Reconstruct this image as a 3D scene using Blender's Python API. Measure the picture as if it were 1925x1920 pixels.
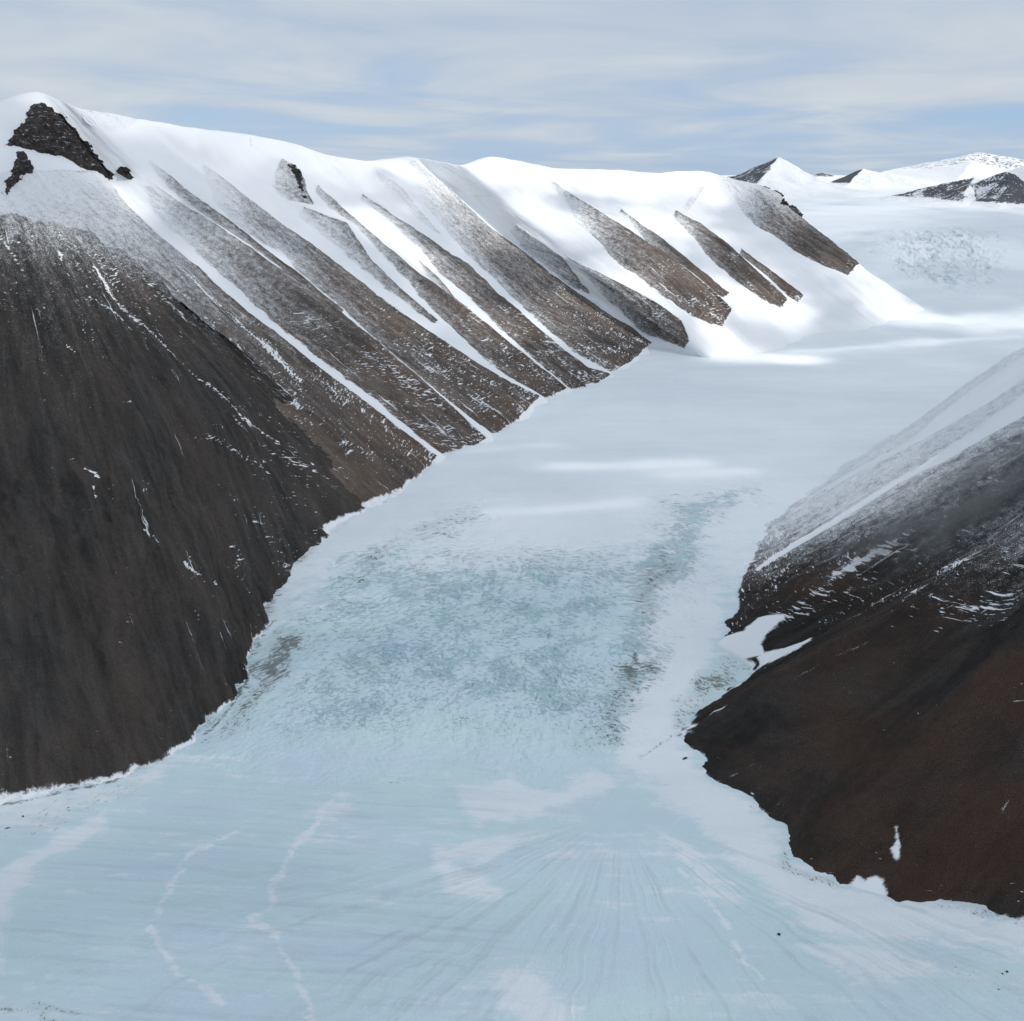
import bpy, math
import numpy as np
from mathutils import Vector

for o in list(bpy.data.objects):
    bpy.data.objects.remove(o)
SC = bpy.context.scene
COL = SC.collection
R = math.radians

# ------------------------------------------------------------------ camera, sky, sun, exposure
CAM_H, PITCH, FPX, PW, PH = 900.0, 17.0, 2064.0, 1925.0, 1920.0
cam = bpy.data.cameras.new('camera')
cam.sensor_fit = 'HORIZONTAL'
cam.sensor_width = 36.0
cam.lens = 36.0 * FPX / PW
cam.clip_start = 1.0
cam.clip_end = 200000.0
cam_o = bpy.data.objects.new('camera', cam)
COL.objects.link(cam_o)
cam_o.location = (0, 0, CAM_H)
cam_o.rotation_euler = (R(90 - PITCH), 0, 0)
SC.camera = cam_o

MIST = 0.03
SUN_EL, SUN_AZ = 40.0, 108.0             # azimuth clockwise from the viewing direction (+y)
SUN_DIR = np.array([math.sin(R(SUN_AZ)) * math.cos(R(SUN_EL)),
                    math.cos(R(SUN_AZ)) * math.cos(R(SUN_EL)), math.sin(R(SUN_EL))])
sun = bpy.data.lights.new('sun', 'SUN')
sun.energy = 3.4
sun.angle = R(0.55)
sun.color = (1.0, 0.955, 0.90)
sun_o = bpy.data.objects.new('sun', sun)
COL.objects.link(sun_o)
sun_o.rotation_euler = Vector(SUN_DIR).to_track_quat('Z', 'Y').to_euler()
sun_o.location = (3000, -1000, 4000)

SC.view_settings.view_transform = 'Standard'
SC.view_settings.look = 'None'
SC.view_settings.exposure = 0.0
SC.view_settings.gamma = 1.0
SC.view_settings.use_curve_mapping = False
SC.cycles.max_bounces = 6
SC.cycles.transparent_max_bounces = 12


class N:
    """tiny helper to wire shader nodes"""
    def __init__(s, tree):
        s.t = tree
        tree.nodes.clear()

    def n(s, typ, **kw):
        nd = s.t.nodes.new(typ)
        for k, v in kw.items():
            setattr(nd, k, v)
        return nd

    def put(s, sock, v):
        if v is None:
            return
        if hasattr(v, 'is_output'):
            s.t.links.new(v, sock)
        elif isinstance(v, (tuple, list)) and len(v) == 3 and sock.type == 'RGBA':
            sock.default_value = (*v, 1)
        else:
            sock.default_value = v

    def math(s, op, a, b=None, c=None, clamp=False):
        nd = s.n('ShaderNodeMath', operation=op)
        nd.use_clamp = clamp
        s.put(nd.inputs[0], a)
        s.put(nd.inputs[1], b)
        s.put(nd.inputs[2], c)
        return nd.outputs[0]

    def vmath(s, op, a, b):
        nd = s.n('ShaderNodeVectorMath', operation=op)
        s.put(nd.inputs[0], a)
        s.put(nd.inputs[1], b)
        return nd.outputs[0]

    def noise(s, vec, scale=1.0, detail=4.0, rough=0.55, dist=0.0):
        nd = s.n('ShaderNodeTexNoise')
        nd.noise_dimensions = '3D'
        s.put(nd.inputs['Vector'], vec)
        nd.inputs['Scale'].default_value = scale
        nd.inputs['Detail'].default_value = detail
        nd.inputs['Roughness'].default_value = rough
        nd.inputs['Distortion'].default_value = dist
        return nd.outputs['Fac']

    def step(s, v, lo, hi):
        nd = s.n('ShaderNodeMapRange', interpolation_type='SMOOTHSTEP')
        s.put(nd.inputs['Value'], v)
        s.put(nd.inputs['From Min'], lo)
        s.put(nd.inputs['From Max'], hi)
        return nd.outputs['Result']

    def mix(s, f, a, b, mode='MIX'):
        nd = s.n('ShaderNodeMix', data_type='RGBA', blend_type=mode)
        s.put(nd.inputs['Factor'], f)
        s.put(nd.inputs['A'], a) if False else s.put(nd.inputs[6], a)
        s.put(nd.inputs[7], b)
        return nd.outputs[2]

    def attr(s, name, out='Fac'):
        nd = s.n('ShaderNodeAttribute', attribute_name=name)
        return nd.outputs[out]


world = bpy.data.worlds.new('World')
SC.world = world
world.use_nodes = True
w = N(world.node_tree)
sky = w.n('ShaderNodeTexSky', sky_type='NISHITA')
sky.sun_disc = False
sky.sun_elevation = R(SUN_EL)
sky.sun_rotation = R(SUN_AZ)
sky.altitude = 1000
sky.air_density = 1.0
sky.dust_density = 0.6
sky.ozone_density = 1.6
tc = w.n('ShaderNodeTexCoord')
sep = w.n('ShaderNodeSeparateXYZ')
w.t.links.new(tc.outputs['Generated'], sep.inputs[0])
zz = w.math('ADD', w.math('MAXIMUM', sep.outputs[2], 0.0), 0.055)
px = w.math('DIVIDE', sep.outputs[0], zz)
py = w.math('DIVIDE', sep.outputs[1], zz)
cmb = w.n('ShaderNodeCombineXYZ')
w.put(cmb.inputs[0], w.math('MULTIPLY', px, 0.62))
w.put(cmb.inputs[1], w.math('ADD', w.math('MULTIPLY', py, 0.46), w.math('MULTIPLY', px, -0.05)))
c1 = w.noise(cmb.outputs[0], 0.9, 7, 0.55, 0.5)
c2 = w.noise(cmb.outputs[0], 0.32, 3, 0.5, 0.0)
cov = w.math('ADD', w.math('MULTIPLY', c1, 0.7), w.math('MULTIPLY', c2, 0.5))
cov = w.math('ADD', cov, w.math('MULTIPLY', w.math('MINIMUM', w.math('MAXIMUM', sep.outputs[2], 0.0), 0.2), 1.6))
cl = w.step(cov, 0.44, 0.78)
cloudcol = w.mix(w.step(c1, 0.35, 0.75), (4.25, 5.05, 6.2), (5.65, 6.15, 6.6))
bluesky = w.mix(0.62, sky.outputs[0], (2.3, 4.1, 7.3))
skycol = w.mix(cl, bluesky, cloudcol)
bg = w.n('ShaderNodeBackground')
w.put(bg.inputs[0], skycol)
bg.inputs[1].default_value = 0.111
wo = w.n('ShaderNodeOutputWorld')
w.t.links.new(bg.outputs[0], wo.inputs[0])

# ------------------------------------------------------------------ numeric helpers
rng = np.random.default_rng(7)


def hash2(ix, iy, seed):
    h = ix.astype(np.int32).view(np.uint32) * np.uint32(374761393) + iy.astype(np.int32).view(np.uint32) * np.uint32(668265263) \
        + np.uint32((seed * 974634777) & 0xFFFFFFFF)
    h = (h ^ (h >> np.uint32(13))) * np.uint32(1274126177)
    h = (h ^ (h >> np.uint32(16))) * np.uint32(2246822519)
    return ((h ^ (h >> np.uint32(15))) & np.uint32(0xFFFFFF)).astype(np.float32) * np.float32(1 / 16777215.0)


def vnoise(x, y, seed=0):
    ix, iy = np.floor(x), np.floor(y)
    fx, fy = x - ix, y - iy
    fx = fx * fx * fx * (fx * (fx * 6 - 15) + 10)
    fy = fy * fy * fy * (fy * (fy * 6 - 15) + 10)
    a, b = hash2(ix, iy, seed), hash2(ix + 1, iy, seed)
    c, d = hash2(ix, iy + 1, seed), hash2(ix + 1, iy + 1, seed)
    return (a + (b - a) * fx) * (1 - fy) + (c + (d - c) * fx) * fy


def fbm(x, y, octv=5, seed=0, gain=0.5):
    """about -1..1"""
    t, a, n = 0.0, 1.0, 0.0
    ca, sa = math.cos(0.6), math.sin(0.6)
    for k in range(octv):
        t = t + a * (vnoise(x, y, seed + k * 17) * 2 - 1)
        n += a
        a *= gain
        x, y = (x * ca - y * sa) * 2.03 + 11.3, (x * sa + y * ca) * 2.03 - 7.1
    return t / n


def afbm(x, y, octv=5, seed=0, gain=0.5):
    """same without rotating the lattice: keeps streaks aligned"""
    t, a, n = 0.0, 1.0, 0.0
    for k in range(octv):
        t = t + a * (vnoise(x, y, seed + k * 17) * 2 - 1)
        n += a
        a *= gain
        x, y = x * 2.03 + 11.3, y * 2.03 - 7.1
    return t / n


def ridged(x, y, octv=4, seed=0):
    t, a, n = 0.0, 1.0, 0.0
    ca, sa = math.cos(0.8), math.sin(0.8)
    for k in range(octv):
        t = t + a * (1 - np.abs(vnoise(x, y, seed + k * 31) * 2 - 1))
        n += a
        a *= 0.5
        x, y = (x * ca - y * sa) * 2.1 + 3.7, (x * sa + y * ca) * 2.1 + 9.2
    return t / n


def sstep(x, a, b):
    t = np.clip((x - a) / (b - a), 0, 1)
    return t * t * (3 - 2 * t)


def gauss1(a, sig, axis):
    if sig <= 0.05:
        return a
    r = max(1, int(3 * sig))
    k = np.exp(-0.5 * (np.arange(-r, r + 1) / sig) ** 2)
    k /= k.sum()
    a = np.moveaxis(a, axis, 0)
    pad = np.concatenate([2 * a[:1] - a[1:r + 1][::-1], a, 2 * a[-1:] - a[-r - 1:-1][::-1]])
    out = sum(k[i] * pad[i:i + len(a)] for i in range(2 * r + 1))
    return np.moveaxis(out, 0, axis)


CP, SP = math.cos(R(PITCH)), math.sin(R(PITCH))
EYE = np.array([0.0, 0.0, CAM_H])


def rays(uv):
    """directions of sight lines (y component = 1) for surveyed points"""
    uv = np.atleast_2d(np.asarray(uv, float))
    a = (uv[:, 0] - PW / 2) / FPX
    b = -(uv[:, 1] - PH / 2) / FPX
    d = np.stack([a, CP + b * SP, -SP + b * CP], 1)
    return d / d[:, 1:2]


def to_uv(P):
    d = P - EYE
    f = d[..., 1] * CP - d[..., 2] * SP
    u = d[..., 1] * SP + d[..., 2] * CP
    return np.stack([PW / 2 + FPX * d[..., 0] / f, PH / 2 - FPX * u / f], -1)


# valley floor: height of the ice along the valley
ZT = np.array([[-9000, -30], [0, 0], [1350, 0], [1550, 8], [1750, 38], [2000, 92], [2250, 140], [2600, 178], [3000, 208],
               [3500, 248], [4200, 300], [4650, 345], [5200, 460], [5700, 575], [6100, 640], [6600, 680], [8000, 738],
               [12000, 800], [20000, 845], [60000, 868], [140000, 872]], float)
ZX = np.linspace(-9000, 12000, 2101)
ZG = gauss1(np.interp(ZX, ZT[:, 0], ZT[:, 1]), 14, 0)


MOUNDS = [(4300, 8600, 800, 60)]


def ice_z(x, y):
    yy = y + 0.10 * x
    z = np.where(yy < 11500, np.interp(yy, ZX, ZG), np.interp(yy, ZT[:, 0], ZT[:, 1]))
    for mx_, my_, mr_, mh_ in MOUNDS:
        z = z + mh_ * np.exp(-((x - mx_) ** 2 + (y - my_) ** 2) / (2 * mr_ * mr_))
    return z


def on_ice(uv):
    d = rays(uv)
    Y = np.full(len(d), 900.0)
    out = np.full(len(d), np.nan)
    lo = Y.copy()
    step = 6.0
    Ys = np.concatenate([np.arange(300, 8000, 6.0), np.arange(8000, 60000, 100.0)])
    for i in range(len(d)):
        zr = CAM_H + d[i, 2] * Ys
        k = np.argmax(zr < ice_z(d[i, 0] * Ys, Ys))
        if k == 0:
            out[i] = 60000
        else:
            g0 = zr[k - 1] - ice_z(d[i, 0] * Ys[k - 1], Ys[k - 1])
            g1 = zr[k] - ice_z(d[i, 0] * Ys[k], Ys[k])
            out[i] = Ys[k - 1] + (Ys[k] - Ys[k - 1]) * g0 / (g0 - g1)
    return np.stack([d[:, 0] * out, out, CAM_H + d[:, 2] * out], 1)


def crest_point(uv, base, ang):
    d = rays(uv)[0]
    Ys = np.arange(base[1] * 0.7, base[1] + 6000, 10.0)
    P = np.stack([d[0] * Ys, Ys, CAM_H + d[2] * Ys], 1)
    D = np.hypot(P[:, 0] - base[0], P[:, 1] - base[1])
    sl = np.degrees(np.arctan2(P[:, 2] - base[2], D))
    k0 = np.argmax(sl)
    ok = np.where((np.arange(len(Ys)) >= k0) & (sl <= ang))[0]
    return P[ok[0]] if len(ok) else P[k0]


def on_line(uv, A, B, push=0.0):
    """point of the sight line nearest to segment AB"""
    d = rays(uv)[0]
    e = B - A
    M = np.array([[d @ d, -d @ e], [d @ e, -e @ e]])
    r = np.linalg.solve(M, np.array([d @ (A - EYE), e @ (A - EYE)]))
    return EYE + d * r[0] * (1 + push)


class Slope:
    """mountain side as a net of fall lines: each runs from the crest down to the ice"""
    def __init__(s, stations, angs, ns, nt, back=(700, -330), push=0.012, sig=(26, 18), under=90.0, extra_last=None):
        L = []
        for st, an in zip(stations, angs):
            B = on_ice([st[-1]])[0]
            C = crest_point(st[0], B, an)
            pts = [C]
            for q in st[1:-1]:
                pts.append(on_line(q, C, B, push))
            pts.append(B)
            L.append(np.array(pts))
        s.lines = L
        full = []
        for P in L:
            h = P[-1] - P[0]
            h[2] = 0
            h /= np.linalg.norm(h)
            bk = P[0] - h * back[0] + np.array([0, 0, back[1]])
            bk0 = P[0] - h * 60 + np.array([0, 0, -9.0])
            dn = P[-1] - P[-2]
            dn = dn / np.linalg.norm(dn)
            un = P[-1] + np.array([dn[0], dn[1], min(dn[2], -0.35)]) * under
            full.append((bk, bk0, P, un))
        # resample: every line gets nb rows behind the crest, nt rows on the face, nu rows under the ice
        nb, nu = 26, 26
        rows = []
        for bk, bk0, P, un in full:
            tb = np.linspace(0, 1, nb, endpoint=False)[:, None]
            seg = np.concatenate([bk + (bk0 - bk) * tb[: nb - 6] * (nb / (nb - 6.0)), bk0 + (P[0] - bk0) * np.linspace(0, 1, 6, endpoint=False)[:, None]])
            l = np.concatenate([[0], np.cumsum(np.linalg.norm(np.diff(P, axis=0), axis=1))])
            tt = np.linspace(0, l[-1], nt)
            face = np.stack([np.interp(tt, l, P[:, k]) for k in range(3)], 1)
            und = P[-1] + (un - P[-1]) * np.linspace(0, 1, nu + 1)[1:, None]
            rows.append(np.concatenate([seg, face, und]))
        if extra_last is not None:
            rows.append(extra_last(rows[-1]))
        Q = np.array(rows)                         # station x row x 3
        mid = Q[:, nb:nb + nt].mean(1)
        ls = np.concatenate([[0], np.cumsum(np.maximum(30, np.linalg.norm(np.diff(mid, axis=0), axis=1)))])
        # denser where it is near the camera
        dist = np.linalg.norm(mid - EYE, axis=1)
        w_ = np.concatenate([[0], np.cumsum(np.diff(ls) / (0.5 * (dist[1:] + dist[:-1])))])
        ss = np.interp(np.linspace(0, w_[-1], ns), w_, ls)
        G = np.empty((ns, Q.shape[1], 3))
        for k in range(3):
            for j in range(Q.shape[1]):
                G[:, j, k] = np.interp(ss, ls, Q[:, j, k])
        ds = ls[-1] / ns
        lt = np.linalg.norm(Q[len(Q) // 2, nb + nt - 1] - Q[len(Q) // 2, nb]) / nt
        G = gauss1(G, sig[0] / ds, 0)
        G = gauss1(G, sig[1] / lt, 1)
        s.G, s.nb, s.nt, s.nu, s.ns = G, nb, nt, nu, ns
        # metric coordinates along and down the slope
        sm = np.concatenate([[0], np.cumsum(np.linalg.norm(np.diff(G[:, nb + nt // 2], axis=0), axis=1))])
        tm = np.concatenate([np.zeros((ns, 1)), np.cumsum(np.linalg.norm(np.diff(G, axis=1), axis=2), axis=1)], 1)
        tm -= tm[:, nb:nb + 1]
        s.S = np.repeat(sm[:, None], G.shape[1], 1)
        s.T = tm
        s.tn = np.repeat(((np.arange(G.shape[1]) - nb) / (nt - 1.0))[None], ns, 0)
        s.UV = to_uv(G)
        s.normals()

    def normals(s):
        a = np.gradient(s.G, axis=0)
        b = np.gradient(s.G, axis=1)
        n = np.cross(b, a)
        n /= np.linalg.norm(n, axis=2, keepdims=True) + 1e-9
        n[n[..., 2] < 0] *= -1
        s.Nn = n

    def locate(s, uv):
        """grid indices (float) of surveyed points"""
        sub = s.UV[::3, s.nb:s.nb + s.nt:3]
        out = []
        for q in np.atleast_2d(np.asarray(uv, float)):
            d = ((sub - q) ** 2).sum(-1)
            i, j = np.unravel_index(np.argmin(d), d.shape)
            i, j = i * 3, j * 3 + s.nb
            i0, i1, j0, j1 = max(0, i - 4), min(s.ns, i + 5), max(0, j - 4), min(s.G.shape[1], j + 5)
            d = ((s.UV[i0:i1, j0:j1] - q) ** 2).sum(-1)
            a, b = np.unravel_index(np.argmin(d), d.shape)
            out.append((i0 + a, j0 + b))
        return np.array(out)

    def points(s, uv):
        ij = s.locate(uv)
        return s.G[ij[:, 0], ij[:, 1]], ij


def poly_dist(P, L):
    """distance of points P (...,3) to polyline L (n,3)"""
    best = np.full(P.shape[:-1], 1e9)
    for a, b in zip(L[:-1], L[1:]):
        e = b - a
        ee = e @ e + 1e-9
        t = np.clip(((P - a) @ e) / ee, 0, 1)
        d = np.linalg.norm(P - a - t[..., None] * e, axis=-1)
        best = np.minimum(best, d)
    return best


def inside(I, J, poly):
    c = np.zeros(np.broadcast(I, J).shape, bool)
    x, y = poly[:, 0].astype(float), poly[:, 1].astype(float)
    n = len(x)
    j = n - 1
    for i in range(n):
        if y[i] != y[j]:
            c ^= ((y[i] > J) != (y[j] > J)) & (I < (x[j] - x[i]) * (J - y[i]) / (y[j] - y[i]) + x[i])
        j = i
    return c


def band(sl, edge_a, edge_b, margin=60):
    """signed distance (m, + inside) to a strip between two edges lying on slope sl, plus distances to each edge"""
    Pa, ia = sl.points(edge_a)
    Pb, ib = sl.points(edge_b)
    idx = np.concatenate([ia, ib[::-1]])
    i0, i1 = max(0, idx[:, 0].min() - margin), min(sl.ns, idx[:, 0].max() + margin)
    j0, j1 = max(0, idx[:, 1].min() - margin), min(sl.G.shape[1], idx[:, 1].max() + margin)
    sub = sl.G[i0:i1, j0:j1]
    I, J = np.meshgrid(np.arange(i0, i1), np.arange(j0, j1), indexing='ij')
    ins = inside(I + 0.01, J + 0.013, idx)
    da, db = poly_dist(sub, Pa), poly_dist(sub, Pb)
    cap = np.minimum(poly_dist(sub, np.array([Pa[0], Pb[0]])), poly_dist(sub, np.array([Pa[-1], Pb[-1]])))
    m = np.minimum(np.minimum(da, db), cap)
    return (slice(i0, i1), slice(j0, j1)), np.where(ins, m, -m), da, db, ins


def mesh_grid(name, G, attrs, mat, flip=False, vec=None):
    n, m = G.shape[:2]
    me = bpy.data.meshes.new(name)
    idx = np.arange(n * m).reshape(n, m)
    q = np.stack([idx[:-1, :-1], idx[1:, :-1], idx[1:, 1:], idx[:-1, 1:]], -1).reshape(-1, 4)
    if flip:
        q = q[:, ::-1]
    q = np.ascontiguousarray(q, dtype=np.int32)
    me.vertices.add(n * m)
    me.loops.add(q.size)
    me.polygons.add(len(q))
    me.vertices.foreach_set('co', np.ascontiguousarray(G.reshape(-1), dtype=np.float32))
    me.loops.foreach_set('vertex_index', q.reshape(-1))
    me.polygons.foreach_set('loop_start', np.arange(0, q.size, 4, dtype=np.int32))
    me.polygons.foreach_set('loop_total', np.full(len(q), 4, dtype=np.int32))
    me.polygons.foreach_set('use_smooth', np.ones(len(q), dtype=bool))
    me.update(calc_edges=True)
    for k, v in attrs.items():
        a = me.attributes.new(k, 'FLOAT', 'POINT')
        a.data.foreach_set('value', np.ascontiguousarray(np.broadcast_to(v, (n, m)).reshape(-1), dtype=np.float32))
    if vec is not None:
        a = me.attributes.new('slope_uv', 'FLOAT_VECTOR', 'POINT')
        a.data.foreach_set('vector', np.ascontiguousarray(vec.reshape(-1), dtype=np.float32))
    me.materials.append(mat)
    ob = bpy.data.objects.new(name, me)
    COL.objects.link(ob)
    return ob


def structure(o, label, cat):
    o['kind'] = 'structure'
    o['label'] = label
    o['category'] = cat
    return o


def thing(o, label, cat, group=None):
    o['label'] = label
    o['category'] = cat
    if group:
        o['group'] = group
    return o


# ------------------------------------------------------------------ materials
SNOW = (0.86, 0.875, 0.89)


def finish(n, col, rough, bump_h=None, bump_d=1.0, spec=0.25):
    b = n.n('ShaderNodeBsdfPrincipled')
    n.put(b.inputs['Base Color'], col)
    n.put(b.inputs['Roughness'], rough)
    b.inputs['Specular IOR Level'].default_value = spec
    if bump_h is not None:
        bp = n.n('ShaderNodeBump')
        bp.inputs['Strength'].default_value = 1.0
        bp.inputs['Distance'].default_value = bump_d
        n.put(bp.inputs['Height'], bump_h)
        n.t.links.new(bp.outputs[0], b.inputs['Normal'])
    o = n.n('ShaderNodeOutputMaterial')
    n.t.links.new(b.outputs[0], o.inputs[0])


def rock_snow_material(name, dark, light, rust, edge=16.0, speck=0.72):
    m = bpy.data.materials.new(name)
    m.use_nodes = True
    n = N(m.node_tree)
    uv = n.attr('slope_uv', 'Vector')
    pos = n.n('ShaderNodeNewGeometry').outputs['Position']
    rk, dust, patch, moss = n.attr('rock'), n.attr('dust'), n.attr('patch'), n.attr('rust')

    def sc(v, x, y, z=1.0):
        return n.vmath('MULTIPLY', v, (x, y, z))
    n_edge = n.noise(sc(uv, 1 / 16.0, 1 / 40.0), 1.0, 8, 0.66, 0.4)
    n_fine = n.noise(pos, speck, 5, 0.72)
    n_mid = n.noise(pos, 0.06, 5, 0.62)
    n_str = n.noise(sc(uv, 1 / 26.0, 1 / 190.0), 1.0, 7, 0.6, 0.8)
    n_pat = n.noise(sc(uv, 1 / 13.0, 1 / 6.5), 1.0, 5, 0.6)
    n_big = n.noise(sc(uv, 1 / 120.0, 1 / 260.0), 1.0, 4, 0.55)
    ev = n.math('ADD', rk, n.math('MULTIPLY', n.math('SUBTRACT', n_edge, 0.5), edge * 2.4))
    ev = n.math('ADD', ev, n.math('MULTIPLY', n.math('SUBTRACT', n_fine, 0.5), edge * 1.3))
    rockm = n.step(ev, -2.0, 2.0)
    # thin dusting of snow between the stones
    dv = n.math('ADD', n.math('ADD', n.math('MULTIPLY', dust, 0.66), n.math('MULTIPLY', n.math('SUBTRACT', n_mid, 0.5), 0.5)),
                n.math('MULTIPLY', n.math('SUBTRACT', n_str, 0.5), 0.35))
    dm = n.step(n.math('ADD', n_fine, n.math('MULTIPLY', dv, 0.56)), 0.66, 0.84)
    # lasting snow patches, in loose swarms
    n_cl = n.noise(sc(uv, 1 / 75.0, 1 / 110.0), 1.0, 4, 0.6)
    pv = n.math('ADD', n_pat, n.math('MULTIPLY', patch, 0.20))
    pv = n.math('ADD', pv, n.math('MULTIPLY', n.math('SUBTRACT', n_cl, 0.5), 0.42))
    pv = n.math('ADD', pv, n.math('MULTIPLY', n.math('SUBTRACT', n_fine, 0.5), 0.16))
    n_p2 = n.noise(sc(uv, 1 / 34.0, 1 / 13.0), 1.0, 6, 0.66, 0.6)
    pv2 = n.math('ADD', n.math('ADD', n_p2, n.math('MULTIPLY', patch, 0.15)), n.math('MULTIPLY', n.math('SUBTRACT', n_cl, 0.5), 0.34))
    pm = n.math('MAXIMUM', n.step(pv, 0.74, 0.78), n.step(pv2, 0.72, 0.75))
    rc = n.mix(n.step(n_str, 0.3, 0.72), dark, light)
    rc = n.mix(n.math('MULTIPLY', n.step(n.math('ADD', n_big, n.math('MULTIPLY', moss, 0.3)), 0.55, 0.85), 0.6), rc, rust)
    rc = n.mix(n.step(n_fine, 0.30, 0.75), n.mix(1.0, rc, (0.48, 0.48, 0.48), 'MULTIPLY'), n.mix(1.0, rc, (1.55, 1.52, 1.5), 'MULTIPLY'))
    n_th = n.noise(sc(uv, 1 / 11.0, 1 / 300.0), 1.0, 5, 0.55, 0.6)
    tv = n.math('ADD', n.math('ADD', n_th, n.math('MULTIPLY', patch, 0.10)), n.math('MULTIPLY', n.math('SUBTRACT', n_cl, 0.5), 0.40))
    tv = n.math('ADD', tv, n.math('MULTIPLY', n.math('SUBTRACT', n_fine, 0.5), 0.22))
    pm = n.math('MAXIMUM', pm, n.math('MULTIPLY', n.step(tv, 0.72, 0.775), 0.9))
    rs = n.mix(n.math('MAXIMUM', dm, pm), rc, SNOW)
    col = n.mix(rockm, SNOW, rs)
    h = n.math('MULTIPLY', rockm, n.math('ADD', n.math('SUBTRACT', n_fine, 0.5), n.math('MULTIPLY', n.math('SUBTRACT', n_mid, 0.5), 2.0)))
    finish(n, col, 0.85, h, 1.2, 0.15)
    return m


M_RIDGE = rock_snow_material('scree_and_snow', (0.066, 0.057, 0.051), (0.178, 0.147, 0.126), (0.165, 0.117, 0.090))
M_DARK = rock_snow_material('dark_scree', (0.036, 0.0338, 0.032), (0.080, 0.0735, 0.068), (0.088, 0.070, 0.058), edge=12.0)
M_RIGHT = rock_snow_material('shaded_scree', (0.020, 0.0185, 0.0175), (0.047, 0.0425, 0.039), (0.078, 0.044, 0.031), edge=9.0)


def crag_material():
    m = bpy.data.materials.new('crag_rock')
    m.use_nodes = True
    n = N(m.node_tree)
    pos = n.n('ShaderNodeNewGeometry').outputs['Position']
    nor = n.n('ShaderNodeNewGeometry').outputs['Normal']
    sp = n.n('ShaderNodeSeparateXYZ')
    n.t.links.new(nor, sp.inputs[0])
    a = n.noise(pos, 0.05, 6, 0.65)
    f = n.noise(pos, 0.4, 5, 0.7)
    rc = n.mix(n.step(a, 0.35, 0.7), (0.050, 0.047, 0.050), (0.135, 0.108, 0.092))
    rc = n.mix(n.step(f, 0.35, 0.75), n.mix(1.0, rc, (0.6, 0.6, 0.6), 'MULTIPLY'), rc)
    lg = n.noise(n.vmath('MULTIPLY', pos, (0.03, 0.03, 0.16)), 1.0, 5, 0.6)
    sn = n.step(n.math('ADD', n.math('MULTIPLY', sp.outputs[2], 0.5), n.math('ADD', lg, n.math('MULTIPLY', f, 0.25))), 1.10, 1.16)
    finish(n, n.mix(sn, rc, SNOW), 0.85, n.math('ADD', f, a), 2.5, 0.2)
    return m


M_CRAG = crag_material()


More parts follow.
